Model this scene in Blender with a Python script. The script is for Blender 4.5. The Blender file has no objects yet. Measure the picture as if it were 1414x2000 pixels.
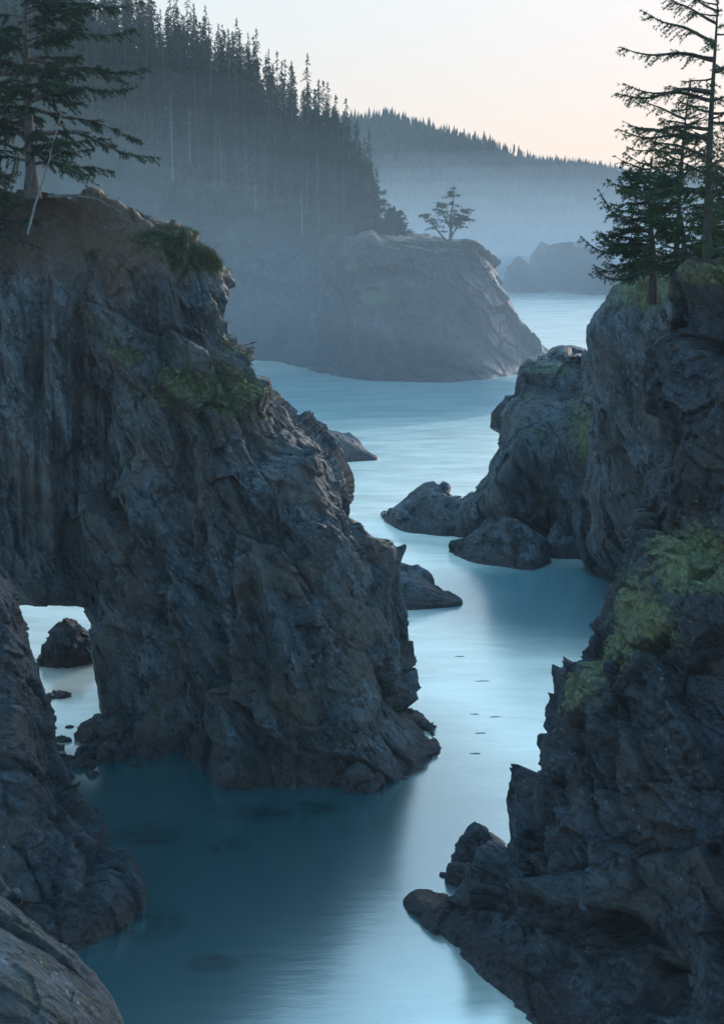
import bpy, math, random
import numpy as np

# ------------------------------------------------------------------ camera, sky, sun, exposure
scene = bpy.context.scene
col = scene.collection
FPX, CX, CY = 2600.0, 707.0, 1000.0          # focal length and centre in pixels of the 1414 x 2000 photograph
HC = 40.0                                    # eye height above the sea, metres
PITCH = math.atan(560.0 / FPX)
cam = bpy.data.cameras.new('camera')
cam.sensor_fit = 'VERTICAL'; cam.sensor_height = 24.0; cam.lens = 24.0 * FPX / 2000.0
cam.clip_start = 0.5; cam.clip_end = 6000.0
camo = bpy.data.objects.new('camera', cam); col.objects.link(camo)
camo.location = (0, 0, HC); camo.rotation_euler = (math.pi / 2 - PITCH, 0, 0)
scene.camera = camo

SUN_ELEV, SUN_AZ = math.radians(12.0), math.radians(34.0)     # low, out over the sea to the right
world = bpy.data.worlds.new('World'); scene.world = world; world.use_nodes = True
wn = world.node_tree.nodes; wl = world.node_tree.links; wn.clear()
sky = wn.new('ShaderNodeTexSky'); sky.sky_type = 'NISHITA'; sky.sun_disc = False
sky.sun_elevation = SUN_ELEV; sky.sun_rotation = SUN_AZ
sky.altitude = 0; sky.air_density = 1.0; sky.dust_density = 0.6; sky.ozone_density = 3.5
bg = wn.new('ShaderNodeBackground'); bg.inputs['Strength'].default_value = 0.15
wo = wn.new('ShaderNodeOutputWorld')
# thin high cloud: the glow levels off at a ceiling, c / (1 + c / m), and the veil of an overcast sky is added,
# brighter overhead than at the horizon and alike all round
SKY_GAIN, SKY_MAX, VEIL = .65, (1.08, .775, .555), (.14, .48, .85)
def vmath(op, x, y):
    n = wn.new('ShaderNodeVectorMath'); n.operation = op
    for k, v in enumerate((x, y)):
        if isinstance(v, tuple): n.inputs[k].default_value = v
        else: wl.new(v, n.inputs[k])
    return n.outputs[0]
raw = vmath('MULTIPLY', sky.outputs[0], (SKY_GAIN, SKY_GAIN, SKY_GAIN))
lev = vmath('DIVIDE', raw, vmath('ADD', vmath('DIVIDE', raw, SKY_MAX), (1, 1, 1)))
tc = wn.new('ShaderNodeTexCoord'); sx = wn.new('ShaderNodeSeparateXYZ'); wl.new(tc.outputs['Generated'], sx.inputs[0])
mr = wn.new('ShaderNodeMapRange'); mr.inputs[1].default_value = 0; mr.inputs[2].default_value = 1; mr.inputs[3].default_value = .03; mr.inputs[4].default_value = 1.9
wl.new(sx.outputs[2], mr.inputs[0])
vc = wn.new('ShaderNodeVectorMath'); vc.operation = 'SCALE'; vc.inputs[0].default_value = VEIL; wl.new(mr.outputs[0], vc.inputs['Scale'])
wl.new(vmath('ADD', lev, vc.outputs[0]), bg.inputs['Color']); wl.new(bg.outputs[0], wo.inputs['Surface'])

sun = bpy.data.lights.new('sun', 'SUN'); sun.energy = 0.5; sun.angle = math.radians(25); sun.color = (1.0, 0.9, 0.82)
suno = bpy.data.objects.new('sun', sun); col.objects.link(suno)
suno.location = (100, 400, 300)
suno.rotation_euler = (math.pi / 2 - SUN_ELEV, 0, math.pi - SUN_AZ)

vs = scene.view_settings
vs.view_transform = 'Standard'; vs.look = 'None'; vs.gamma = 1.0; vs.use_curve_mapping = False
vs.exposure = 3.0
scene.render.engine = 'CYCLES'
cy = scene.cycles
cy.use_denoising = True
cy.max_bounces = 4; cy.diffuse_bounces = 1; cy.glossy_bounces = 2; cy.transparent_max_bounces = 8
cy.volume_bounces = 0

# ------------------------------------------------------------------ measuring: pixel of the photograph -> place
SP, CP = math.sin(PITCH), math.cos(PITCH)
def ray(px, py):
    a = (px - CX) / FPX; b = (CY - py) / FPX
    return np.array([a, CP + b * SP, -SP + b * CP])
def P(px, py, Y=None):
    """Point seen at (px, py) at forward distance Y; without Y, where it meets the sea level."""
    d = ray(px, py)
    t = (Y / d[1]) if Y is not None else (-HC / d[2])
    return np.array([0, 0, HC]) + d * t

# ------------------------------------------------------------------ noise
_rs = np.random.RandomState(7)
PERM = np.concatenate([_rs.permutation(512)] * 4).astype(np.int32)
GRAD = _rs.normal(size=(512, 3)); GRAD /= np.linalg.norm(GRAD, axis=1)[:, None]
RND = _rs.rand(512, 3)
def _h(i, j, k):
    return PERM[PERM[PERM[i & 511] + (j & 511)] + (k & 511)]
def perlin(p):
    f = np.floor(p).astype(np.int32); t = p - f
    u = t * t * t * (t * (t * 6 - 15) + 10)
    out = 0
    for dx in (0, 1):
        wx = u[:, 0] if dx else 1 - u[:, 0]
        for dy in (0, 1):
            wy = u[:, 1] if dy else 1 - u[:, 1]
            for dz in (0, 1):
                wz = u[:, 2] if dz else 1 - u[:, 2]
                g = GRAD[_h(f[:, 0] + dx, f[:, 1] + dy, f[:, 2] + dz)]
                out = out + wx * wy * wz * (g[:, 0] * (t[:, 0] - dx) + g[:, 1] * (t[:, 1] - dy) + g[:, 2] * (t[:, 2] - dz))
    return out * 1.5
def fbm(p, n=4, gain=.5, ridged=False):
    s = 0; a = 1.0; tot = 0
    for k in range(n):
        v = perlin(p * (2.03 ** k) + 17.3 * k)
        if ridged: v = 1 - 2 * np.abs(v)
        s = s + a * v; tot += a; a *= gain
    return s / tot
def facet(p, tilt=.9, step=.5):
    """Broken-rock cells: every cell is a randomly tilted, randomly raised plane."""
    f = np.floor(p).astype(np.int32); t = p - f
    best = np.full(len(p), 9.0); second = np.full(len(p), 9.0); off = np.zeros(len(p))
    for dx in (-1, 0, 1):
        for dy in (-1, 0, 1):
            for dz in (-1, 0, 1):
                h = _h(f[:, 0] + dx, f[:, 1] + dy, f[:, 2] + dz)
                r = RND[h]
                v = t - (r + (dx, dy, dz))
                d = (v * v).sum(1)
                m = d < best
                second = np.where(m, best, np.minimum(second, d))
                g = GRAD[(h * 7 + 3) & 511]
                o = tilt * (v * g).sum(1) + step * (r[:, 1] - .5)
                off = np.where(m, o, off); best = np.where(m, d, best)
    return off, np.sqrt(second) - np.sqrt(best)

def sstep(a, b, x):
    t = np.clip((x - a) / (b - a), 0, 1); return t * t * (3 - 2 * t)

# ------------------------------------------------------------------ meshes
def mesh_np(name, V, F, smooth=True, attrs=None):
    """F: list of arrays, each (n, k) with k corners."""
    me = bpy.data.meshes.new(name)
    V = np.ascontiguousarray(V, dtype=np.float32)
    if isinstance(F, np.ndarray): F = [F]
    F = [np.asarray(f, dtype=np.int32) for f in F if len(f)]
    loops = np.concatenate([f.ravel() for f in F])
    tot = np.concatenate([np.full(len(f), f.shape[1], dtype=np.int32) for f in F])
    start = np.concatenate([[0], np.cumsum(tot)[:-1]]).astype(np.int32)
    me.vertices.add(len(V)); me.vertices.foreach_set('co', V.ravel())
    me.loops.add(len(loops)); me.loops.foreach_set('vertex_index', loops)
    me.polygons.add(len(tot)); me.polygons.foreach_set('loop_start', start)
    me.polygons.foreach_set('loop_total', tot)
    me.polygons.foreach_set('use_smooth', np.full(len(tot), smooth))
    me.update(calc_edges=True); me.validate()
    for k, a in (attrs or {}).items():
        at = me.attributes.new(k, 'FLOAT', 'POINT'); at.data.foreach_set('value', np.ascontiguousarray(a, dtype=np.float32))
    return me
def obj(name, me, mat=None, parent=None, label=None, cat=None, group=None, kind=None):
    o = bpy.data.objects.new(name, me); col.objects.link(o)
    if mat is not None and me is not None and not me.materials: me.materials.append(mat)
    if parent is not None: o.parent = parent
    if label: o['label'] = label
    if cat: o['category'] = cat
    if group: o['group'] = group
    if kind: o['kind'] = kind
    return o
def thing(name, loc, label, cat, group=None):
    o = obj(name, None, label=label, cat=cat, group=group); o.location = loc
    return o

# ------------------------------------------------------------------ materials
class NT:
    def __init__(s, name):
        s.m = bpy.data.materials.new(name); s.m.use_nodes = True
        s.t = s.m.node_tree; s.t.nodes.clear()
        s.out = s.n('ShaderNodeOutputMaterial')
    def n(s, typ, **kw):
        nd = s.t.nodes.new(typ)
        for k, v in kw.items():
            if k[0] == '_': nd.inputs[k[1:].replace('_', ' ')].default_value = v
            else: setattr(nd, k, v)
        return nd
    def l(s, a, b): s.t.links.new(a, b)
    def pos(s): return s.n('ShaderNodeNewGeometry')
    def mapping(s, src, scale=(1, 1, 1), rot=(0, 0, 0)):
        m = s.n('ShaderNodeMapping'); m.vector_type = 'TEXTURE' if any(rot) else 'POINT'; m.inputs['Scale'].default_value = scale; m.inputs['Rotation'].default_value = rot
        s.l(src, m.inputs['Vector']); return m.outputs[0]
    def noise(s, vec, scale, detail=4, rough=.55, dist=0):
        m = s.n('ShaderNodeTexNoise', _Scale=scale, _Detail=detail, _Roughness=rough, _Distortion=dist)
        s.l(vec, m.inputs['Vector']); return m.outputs['Fac']
    def ramp(s, fac, stops, interp='LINEAR'):
        r = s.n('ShaderNodeValToRGB'); r.color_ramp.interpolation = interp
        e = r.color_ramp.elements
        while len(e) < len(stops): e.new(0.5)
        for k, (p, c) in enumerate(stops):
            e[k].position = p
            e[k].color = (c, c, c, 1) if isinstance(c, (int, float)) else (*c, 1)
        s.l(fac, r.inputs[0]); return r.outputs[0]
    def mix(s, fac, a, b, mode='MIX'):
        m = s.n('ShaderNodeMix', data_type='RGBA', blend_type=mode)
        for v, i in ((fac, 0), (a, 6), (b, 7)):
            if isinstance(v, (int, float)): m.inputs[i].default_value = v if i == 0 else (v, v, v, 1)
            elif isinstance(v, tuple): m.inputs[i].default_value = (*v, 1)
            else: s.l(v, m.inputs[i])
        return m.outputs[2]
    def math(s, op, a, b=None, clamp=False):
        m = s.n('ShaderNodeMath', operation=op); m.use_clamp = clamp
        for v, i in ((a, 0), (b, 1)):
            if v is None: continue
            if isinstance(v, (int, float)): m.inputs[i].default_value = v
            else: s.l(v, m.inputs[i])
        return m.outputs[0]
    def bump(s, h, strength, dist, nrm=None):
        b = s.n('ShaderNodeBump', _Strength=strength, _Distance=dist); s.l(h, b.inputs['Height'])
        if nrm is not None: s.l(nrm, b.inputs['Normal'])
        return b.outputs[0]
    def n_sep(s, c):
        q = s.n('ShaderNodeSeparateXYZ'); s.l(c, q.inputs[0]); return q.outputs[0]
    def attr(s, name):
        a = s.n('ShaderNodeAttribute', attribute_name=name); return a.outputs['Fac']
    def principled(s, colour, rough=.9, spec=.3, nrm=None):
        p = s.n('ShaderNodeBsdfPrincipled')
        for v, k in ((colour, 'Base Color'), (rough, 'Roughness'), (spec, 'Specular IOR Level')):
            if isinstance(v, (int, float)): p.inputs[k].default_value = v
            elif isinstance(v, tuple): p.inputs[k].default_value = (*v, 1)
            else: s.l(v, p.inputs[k])
        if nrm is not None: s.l(nrm, p.inputs['Normal'])
        s.l(p.outputs[0], s.out.inputs['Surface']); return p

def rock_material(name, dark, light, warm=(.11, .075, .05), bscale=1.0, dipy=-.53):
    s = NT(name); g = s.pos(); p = g.outputs['Position']
    dip = s.mapping(p, (.9, 1.0, 4.0), (0, dipy, 0))            # bedding that dips down to the right
    n1 = s.noise(p, .16 * bscale, 5, .6); n2 = s.noise(dip, 1.1 * bscale, 7, .68); n3 = s.noise(s.mapping(p, (1, 1, 1.8), (0, dipy, 0)), 4.2 * bscale, 6, .72)
    c = s.mix(s.ramp(n1, [(.3, 0), (.7, 1)]), dark, light)
    c = s.mix(s.ramp(n2, [(.40, 1), (.52, 0)]), c, tuple(x * .22 for x in dark))
    c = s.mix(s.ramp(n3, [(.5, 0), (.72, .8)]), c, tuple(min(1, x * 2.1) for x in light))
    # slabs and beds differ in tone
    v3 = s.n('ShaderNodeTexVoronoi', _Scale=.42 * bscale); s.l(dip, v3.inputs['Vector'])
    v4 = s.n('ShaderNodeTexVoronoi', _Scale=1.5 * bscale); s.l(dip, v4.inputs['Vector'])
    tone = s.math('ADD', s.math('MULTIPLY', s.n_sep(v3.outputs['Color']), .95), s.math('MULTIPLY', s.n_sep(v4.outputs['Color']), .55))
    c = s.mix(1.0, c, s.math('ADD', tone, .28), 'MULTIPLY')
    # rusty patches
    c = s.mix(s.math('MULTIPLY', s.ramp(s.noise(p, .23 * bscale, 4, .6, .5), [(.48, 0), (.66, 1)]), .65), c, warm)
    # soil and moss carried by the surface
    soiln = s.noise(p, 2.2, 5, .65)
    c = s.mix(s.math('MULTIPLY', s.attr('soil'), s.ramp(soiln, [(.25, .5), (.5, 1)])), c, s.mix(soiln, (.05, .03, .02), (.16, .095, .06)))
    mossn = s.noise(p, 2.4, 7, .75)
    mossm = s.math('MULTIPLY', s.ramp(s.math('ADD', s.attr('moss'), s.math('MULTIPLY', s.math('SUBTRACT', mossn, .5), 1.5)), [(.38, 0), (.62, 1)]), 1.0)
    mcol = s.mix(s.ramp(s.noise(p, 3.3, 5, .7), [(.32, 0), (.68, 1)]), (.045, .055, .03), (.21, .225, .10))
    c = s.mix(mossm, c, mcol)
    # pale lichen spots
    v = s.n('ShaderNodeTexVoronoi', _Scale=1.7 * bscale); s.l(p, v.inputs['Vector'])
    lich = s.math('MULTIPLY', s.ramp(v.outputs['Distance'], [(.07, 1), (.15, 0)]), s.ramp(s.noise(p, .5, 3), [(.5, 0), (.6, 1)]))
    c = s.mix(s.math('MULTIPLY', lich, .55), c, (.36, .38, .36))
    # wet, mussel covered band at the waterline
    sep = s.n('ShaderNodeSeparateXYZ'); s.l(p, sep.inputs[0])
    hz = s.math('DIVIDE', s.math('ADD', sep.outputs[2], s.math('MULTIPLY', s.math('SUBTRACT', s.noise(p, .6, 4), .5), 3.0)), 3.2)
    wet = s.ramp(hz, [(.3, 1), (.62, 0)])
    c = s.mix(s.math('MULTIPLY', wet, .8), c, s.mix(s.ramp(n3, [(.4, 0), (.62, 1)]), (.010, .009, .011), (.07, .052, .054)))
    ro = s.mix(wet, s.ramp(n1, [(.3, .5), (.7, .72)]), .34)
    v2 = s.n('ShaderNodeTexVoronoi', feature='DISTANCE_TO_EDGE', _Scale=.9 * bscale)
    s.l(s.mix(.18, dip, s.noise(p, 2.0, 3), 'ADD'), v2.inputs['Vector'])
    crack = s.ramp(v2.outputs['Distance'], [(0, 0), (.06, 1)])
    h = s.math('ADD', s.math('MULTIPLY', n2, 1.3), s.math('MULTIPLY', n3, .45))
    h = s.math('ADD', h, s.math('MULTIPLY', crack, .04))
    h = s.math('ADD', h, s.math('MULTIPLY', mossm, .15))
    n4 = s.noise(p, 16 * bscale, 4, .7)
    h = s.math('ADD', h, s.math('MULTIPLY', n4, .12))
    nb = s.bump(h, 1.0, .75 / bscale)
    s.principled(c, ro, .4, nb)
    return s.m

def leaf_material(name, a, b, scale=.7, trans=.25):
    s = NT(name); g = s.pos()
    n = s.noise(g.outputs['Position'], scale, 3)
    oi = s.n('ShaderNodeObjectInfo')
    c = s.mix(s.ramp(n, [(.3, 0), (.7, 1)]), a, b)
    c = s.mix(s.math('MULTIPLY', oi.outputs['Random'], .5), c, tuple(x * .55 for x in a))
    d = s.n('ShaderNodeBsdfDiffuse'); t = s.n('ShaderNodeBsdfTranslucent'); mx = s.n('ShaderNodeMixShader'); mx.inputs[0].default_value = trans
    s.l(c, d.inputs[0]); s.l(c, t.inputs[0]); s.l(d.outputs[0], mx.inputs[1]); s.l(t.outputs[0], mx.inputs[2])
    s.l(mx.outputs[0], s.out.inputs['Surface'])
    return s.m
def bark_material(name, a, b):
    s = NT(name); g = s.pos()
    v = s.mapping(g.outputs['Position'], (6, 6, 1.2))
    n = s.noise(v, 1.0, 6, .7)
    s.principled(s.mix(s.ramp(n, [(.35, 0), (.65, 1)]), a, b), .9, .2, s.bump(n, .8, .08))
    return s.m
HAZE = 0.00015

# ------------------------------------------------------------------ lofted rock masses
def catmull(p0, p1, p2, p3, t):
    return .5 * ((2 * p1) + (-p0 + p2) * t + (2 * p0 - 5 * p1 + 4 * p2 - p3) * t * t + (-p0 + 3 * p1 - 3 * p2 + p3) * t ** 3)

def loft(rows, thick, res, back_in=.18, top='cap', toe=1.2, coarse=5, under=4.0, dome=1.0):
    """rows: top to bottom, each a list of (px, py, Y) or (px, py) at the waterline, left to right over the near face.
    The far side is closed behind it, so every mass is a solid body of real thickness. Returns grid of points (nv, nu, 3)."""
    R = [np.array([P(*q) for q in r]) for r in rows]
    loops = []
    for ri, r in enumerate(R):
        thk = thick[min(ri, len(thick) - 1)] if isinstance(thick, (list, tuple)) else thick
        w = r[-1, 0] - r[0, 0]
        bk = []
        for src, f, ins in ((r[-1], .45, -back_in), (r[len(r) // 2], 1.0, 0), (r[0], .45, back_in)):
            q = src.copy(); dy = thk * f
            q[0] = q[0] * (1 + dy / q[1]) + ins * w * (.4 if abs(ins) else 0); q[1] += dy; q[2] = q[2] * .97 - .2
            bk.append(q)
        loops.append(np.vstack([r, bk]))
    L = np.array(loops)                                        # (nrow, m, 3)
    m = L.shape[1]; nf = len(rows[0])
    if under:
        ext = L[-1].copy(); c = ext.mean(0); ext[:, :2] += (ext[:, :2] - c[:2]) * .04 * toe; ext[:, 2] = -under
        L = np.concatenate([L, ext[None]])
    c = L[0].mean(0)
    capr = []
    for k, z in ((.0, .9), (.35, .75), (.75, .3)):
        q = L[0] * k + c * (1 - k); q[:, 2] = L[0][:, 2] * k + c[2] * (1 - k) + z * dome; capr.append(q)
    if not under:
        cb = L[-1].mean(0); bot = [L[-1] * k + cb * (1 - k) for k in (.6, 0)]
        L = np.concatenate([L, np.array(bot)])
    L = np.concatenate([np.array(capr), L])
    nr = len(L)
    # around
    us = []
    for j in range(m):
        seg = np.linalg.norm(L[3:, (j + 1) % m] - L[3:, j], axis=1).max()
        rr = res if j < nf - 1 else res * (1.6 if j in (nf - 1, m - 1) else coarse)
        n = max(2, int(math.ceil(seg / rr))); us += [(j, k / n) for k in range(n)]
    J = np.array([u[0] for u in us]); T = np.array([u[1] for u in us])[None, :, None]
    A = catmull(L[:, (J - 1) % m], L[:, J], L[:, (J + 1) % m], L[:, (J + 2) % m], T)     # (nr, nu, 3)
    vsamp = []
    for i in range(nr - 1):
        seg = np.linalg.norm(L[i + 1, :nf] - L[i, :nf], axis=1).max()
        n = max(2, int(math.ceil(seg / (res if i >= 3 and i < nr - 2 else res * 1.5)))); vsamp += [(i, k / n) for k in range(n)]
    vsamp.append((nr - 2, 1.0))
    I = np.array([v[0] for v in vsamp]); T = np.array([v[1] for v in vsamp])[:, None, None]
    cl = lambda a: np.clip(a, 0, nr - 1)
    G = catmull(A[cl(I - 1)], A[I], A[cl(I + 1)], A[cl(I + 2)], T)
    return G

def grid_normals(G):
    du = np.roll(G, -1, 1) - np.roll(G, 1, 1)
    dv = np.gradient(G, axis=0)
    n = np.cross(dv, du); l = np.linalg.norm(n, axis=2, keepdims=True); l[l < 1e-9] = 1
    n = n / l
    c = G.reshape(-1, 3).mean(0)
    if ((G - c) * n).sum() < 0: n = -n
    return n
def grid_faces(nv, nu, off=0):
    i = np.arange(nv - 1)[:, None]; j = np.arange(nu)[None, :]; j2 = (j + 1) % nu
    a = i * nu + j; b = i * nu + j2; c = (i + 1) * nu + j2; d = (i + 1) * nu + j
    return np.stack([a, d, c, b], -1).reshape(-1, 4) + off

def seg_dist(p2, poly):
    """p2 (n,2); distance to polyline and side (sign) of it."""
    best = np.full(len(p2), 1e9); side = np.zeros(len(p2)); along = np.zeros(len(p2)); n = len(poly) - 1
    for k in range(n):
        a, b = poly[k], poly[k + 1]; ab = b - a
        t = np.clip(((p2 - a) @ ab) / (ab @ ab), 0, 1)
        v = p2 - (a + t[:, None] * ab); d = np.hypot(v[:, 0], v[:, 1])
        m = d < best
        side = np.where(m, np.sign(ab[0] * v[:, 1] - ab[1] * v[:, 0]), side); along = np.where(m, (k + t) / n, along); best = np.where(m, d, best)
    return best, side, along

def rot_stretch(p, ang, s):
    """Stretch along the direction that dips by ang in the x-z plane: cells become slabs along it."""
    c, sn = math.cos(ang), math.sin(ang)
    a = p[:, 0] * c - p[:, 2] * sn; b = p[:, 0] * sn + p[:, 2] * c
    return np.stack([a * s, p[:, 1], b], 1)

def weather(G, amp=1.0, sc=1.0, dip=1.05, stretch=.4, flute=None, ridges=(), dents=(), fine=True, calm=None, quiet=None):
    """Breaks a smooth loft into rock: lumps, slabs, joints, flutes, ridges and hollows."""
    nv, nu, _ = G.shape
    N = grid_normals(G)
    for _ in range(8):                                         # soft normals: no folds at sharp edges
        N = N * .4 + .15 * (np.roll(N, 1, 1) + np.roll(N, -1, 1)) + .15 * (np.concatenate([N[:1], N[:-1]]) + np.concatenate([N[1:], N[-1:]]))
    N = N / (np.linalg.norm(N, axis=2, keepdims=True) + 1e-9)
    p = G.reshape(-1, 3).astype(np.float64); n = N.reshape(-1, 3)
    warp = np.stack([perlin(p / (3.0 * sc) + k * 31.7) for k in range(3)], 1)
    q = rot_stretch(p + warp * .22 * sc, dip, stretch)
    d = 1.1 * sc * fbm(p / (8.0 * sc), 3)
    f1, e1 = facet(q / (3.4 * sc), .95, .5); d = d + 1.25 * sc * f1 - .10 * sc * (1 - sstep(0, .06, e1))
    f0, e0 = facet(rot_stretch(p + warp * .25 * sc, dip, stretch * .8) / (7.5 * sc) + 4.4, .8, .55); d = d + 3.5 * sc * f0 - .15 * sc * (1 - sstep(0, .04, e0))
    q2 = rot_stretch(p + warp * .15 * sc, dip, .55)
    f2, e2 = facet(q2 / (1.15 * sc) + 9.1, 1.0, .45); d = d + .42 * sc * f2 - .05 * sc * (1 - sstep(0, .1, e2))
    if fine:
        f3, e3 = facet(q2 / (.42 * sc) + 3.7, .8, .6); d = d + .16 * sc * f3
        d = d + .11 * sc * fbm(q2 / (.6 * sc), 3, .6, ridged=True)
    if flute is not None:
        w = flute(p)
        fl = np.abs(perlin(np.stack([p[:, 0] / 1.5, p[:, 1] / 5, p[:, 2] / 22], 1))) * 2 + .6 * np.abs(perlin(np.stack([p[:, 0] / .6 + 5, p[:, 1] / 4, p[:, 2] / 12], 1)))
        d = d * (1 - .3 * w) + w * (fl - .75) * 1.3
    d = d * amp * (.4 + .6 * sstep(0, 5 * sc, p[:, 2]))
    if quiet is not None:
        pc = P(*quiet[0]); d = d * (1 - .75 * np.exp(-((p[:, 0] - pc[0]) / quiet[1]) ** 2 - ((p[:, 2] - pc[2]) / quiet[2]) ** 2))
    if calm is not None: d = d * (1 - .42 * sstep(calm - 1.5, calm + 1.5, p[:, 2]))
    # image-plane style measurements are turned into places on the face (x, z)
    for (poly, a, wl_, wr_) in ridges:
        pl = np.array([P(*k)[[0, 2]] for k in poly])
        ds, sd, al = seg_dist(p[:, [0, 2]], pl)
        w = np.where(sd > 0, wl_, wr_)
        fade = sstep(0, .08, al) * (1 - sstep(.9, 1, al)) if True else 1
        ym = np.mean([k[2] for k in poly])
        d = d + a * np.exp(-(ds / w) ** 1.6) * (.25 + .75 * fade) * (np.abs(p[:, 1] - ym) < 14)
    for (c, rx, rz, a) in dents:
        pc = P(*c); r = ((p[:, 0] - pc[0]) / rx) ** 2 + ((p[:, 2] - pc[2]) / rz) ** 2
        r = r * (1 + .5 * perlin(p / (1.6 * sc)))
        d = d - a * np.exp(-r ** 1.3) * (np.abs(p[:, 1] - pc[1]) < 12)
    # less at the very bottom and the caps so that the mass stays closed
    out = p + n * d[:, None]
    return out.reshape(nv, nu, 3), N

class Rock:
    def __init__(s): s.V = []; s.F = []; s.off = 0; s.grids = []
    def add(s, G):
        nv, nu, _ = G.shape
        s.V.append(G.reshape(-1, 3)); s.F.append(grid_faces(nv, nu, s.off)); s.off += nv * nu; s.grids.append(G)
    def build(s, name, mat, label, cat, moss=None, soil=None, group=None, kind=None):
        V = np.vstack(s.V); F = np.vstack(s.F)
        nn = np.vstack([grid_normals(G).reshape(-1, 3) for G in s.grids])
        s.n = nn; s.v = V
        s.moss = moss(V, nn) if moss else np.zeros(len(V)); s.soil = soil(V, nn) if soil else np.zeros(len(V))
        me = mesh_np(name, V, F, True, {'moss': s.moss, 'soil': s.soil})
        s.o = obj(name, me, mat, label=label, cat=cat, group=group, kind=kind)
        return s.o

def blob(V, spots):
    """spots: ((px,py,Y), rx, ry, rz, strength) -> smooth mask."""
    m = np.zeros(len(V))
    for c, rx, ry, rz, k in spots:
        pc = P(*c); r = ((V[:, 0] - pc[0]) / rx) ** 2 + ((V[:, 1] - pc[1]) / ry) ** 2 + ((V[:, 2] - pc[2]) / rz) ** 2
        m = np.maximum(m, k * np.exp(-r))
    return m

M_arch = rock_material('rock_arch', (.028, .037, .046), (.078, .092, .104), (.105, .075, .055))
M_right = rock_material('rock_near', (.017, .023, .032), (.043, .054, .068), (.06, .05, .045), 1.25, -1.15)
M_mid = rock_material('rock_mid', (.038, .047, .058), (.088, .102, .118), (.10, .075, .06), .8, -.35)
M_far = rock_material('rock_far', (.02, .023, .026), (.045, .048, .05), (.05, .038, .03), .35)
M_ledge = rock_material('rock_ledge', (.032, .04, .048), (.085, .096, .108), (.05, .05, .05), 1.6, -.85)

# ------------------------------------------------------------------ sea and sea bed
def sea_material():
    s = NT('sea_water'); g = s.pos(); p = g.outputs['Position']
    # surf-churned milky water; clear teal patches paint the arch's dark reflection into its colour
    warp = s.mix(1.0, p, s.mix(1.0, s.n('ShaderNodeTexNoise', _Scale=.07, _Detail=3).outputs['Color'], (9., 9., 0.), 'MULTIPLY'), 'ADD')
    def soft_patch(px, py, rx, ry, src=warp, off=4.5):
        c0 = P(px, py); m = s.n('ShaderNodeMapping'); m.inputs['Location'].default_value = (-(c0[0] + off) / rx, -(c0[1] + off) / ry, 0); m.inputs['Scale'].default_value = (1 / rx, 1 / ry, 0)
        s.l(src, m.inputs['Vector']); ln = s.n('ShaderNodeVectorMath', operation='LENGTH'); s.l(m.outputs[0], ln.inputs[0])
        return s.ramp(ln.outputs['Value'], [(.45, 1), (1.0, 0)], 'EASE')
    clear = None  # mask of clear water and the painted arch reflection
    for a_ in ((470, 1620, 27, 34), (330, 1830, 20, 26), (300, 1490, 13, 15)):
        q = soft_patch(*a_); clear = q if clear is None else s.math('MAXIMUM', clear, q)
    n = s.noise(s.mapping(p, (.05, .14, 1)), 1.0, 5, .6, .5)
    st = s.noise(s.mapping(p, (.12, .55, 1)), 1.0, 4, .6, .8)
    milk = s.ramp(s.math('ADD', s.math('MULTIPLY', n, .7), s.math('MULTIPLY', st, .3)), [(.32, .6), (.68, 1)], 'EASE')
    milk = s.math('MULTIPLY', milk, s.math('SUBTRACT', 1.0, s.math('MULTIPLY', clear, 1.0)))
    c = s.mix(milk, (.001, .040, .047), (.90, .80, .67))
    for a_, k_, col_ in (((1120, 1165, 24, 24), .9, (.015, .12, .15)), ((640, 765, 90, 70), .6, (.10, .34, .38))):  # teal reflections of the cliff and island painted into the water colour
        c = s.mix(s.math('MULTIPLY', soft_patch(*a_), k_), c, col_)
    # kelp beds just under the surface
    kelp = None
    for a_ in ((430, 1648, 2.0, 1.6), (265, 1800, 3.2, 2.6), (405, 1876, 1.9, 1.2), (600, 1575, 2.4, 1.5), (480, 1585, 4.2, 1.5), (290, 1625, 3.0, 2.4)):
        q = soft_patch(*a_, src=s.mix(1.0, p, s.mix(1.0, s.n('ShaderNodeTexNoise', _Scale=.45, _Detail=6).outputs['Color'], (5., 5., 0.), 'MULTIPLY'), 'ADD'), off=2.5); kelp = q if kelp is None else s.math('MAXIMUM', kelp, q)
    kelp = s.math('MULTIPLY', kelp, s.ramp(s.noise(p, .9, 6, .65, .5), [(.38, 0), (.6, 1)]))
    c = s.mix(s.math('MULTIPLY', kelp, .8), c, (.004, .008, .008))
    d = s.n('ShaderNodeBsdfDiffuse'); s.l(c, d.inputs[0])
    h = s.noise(s.mapping(p, (.25, 1.1, 1)), 1.0, 4, .6)
    gl = s.n('ShaderNodeBsdfGlossy'); gl.inputs['Roughness'].default_value = .21
    s.l(s.bump(h, .15, .08), gl.inputs['Normal'])
    gl.inputs['Color'].default_value = (.97, .97, .94, 1)
    lw = s.n('ShaderNodeFresnel'); lw.inputs['IOR'].default_value = 4.4
    mx = s.n('ShaderNodeMixShader'); s.l(s.math('MULTIPLY', lw.outputs[0], s.math('SUBTRACT', 1.0, s.math('MULTIPLY', kelp, .3))), mx.inputs[0])
    s.l(d.outputs[0], mx.inputs[1]); s.l(gl.outputs[0], mx.inputs[2])
    s.l(mx.outputs[0], s.out.inputs['Surface'])
    return s.m
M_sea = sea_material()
SX, SY0, SY1 = 900.0, -30.0, 1500.0
V = np.array([(-SX, SY0, 0), (SX, SY0, 0), (SX, SY1, 0), (-SX, SY1, 0)])
obj('sea', mesh_np('sea', V, np.array([[0, 1, 2, 3]])), M_sea, kind='structure')

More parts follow.
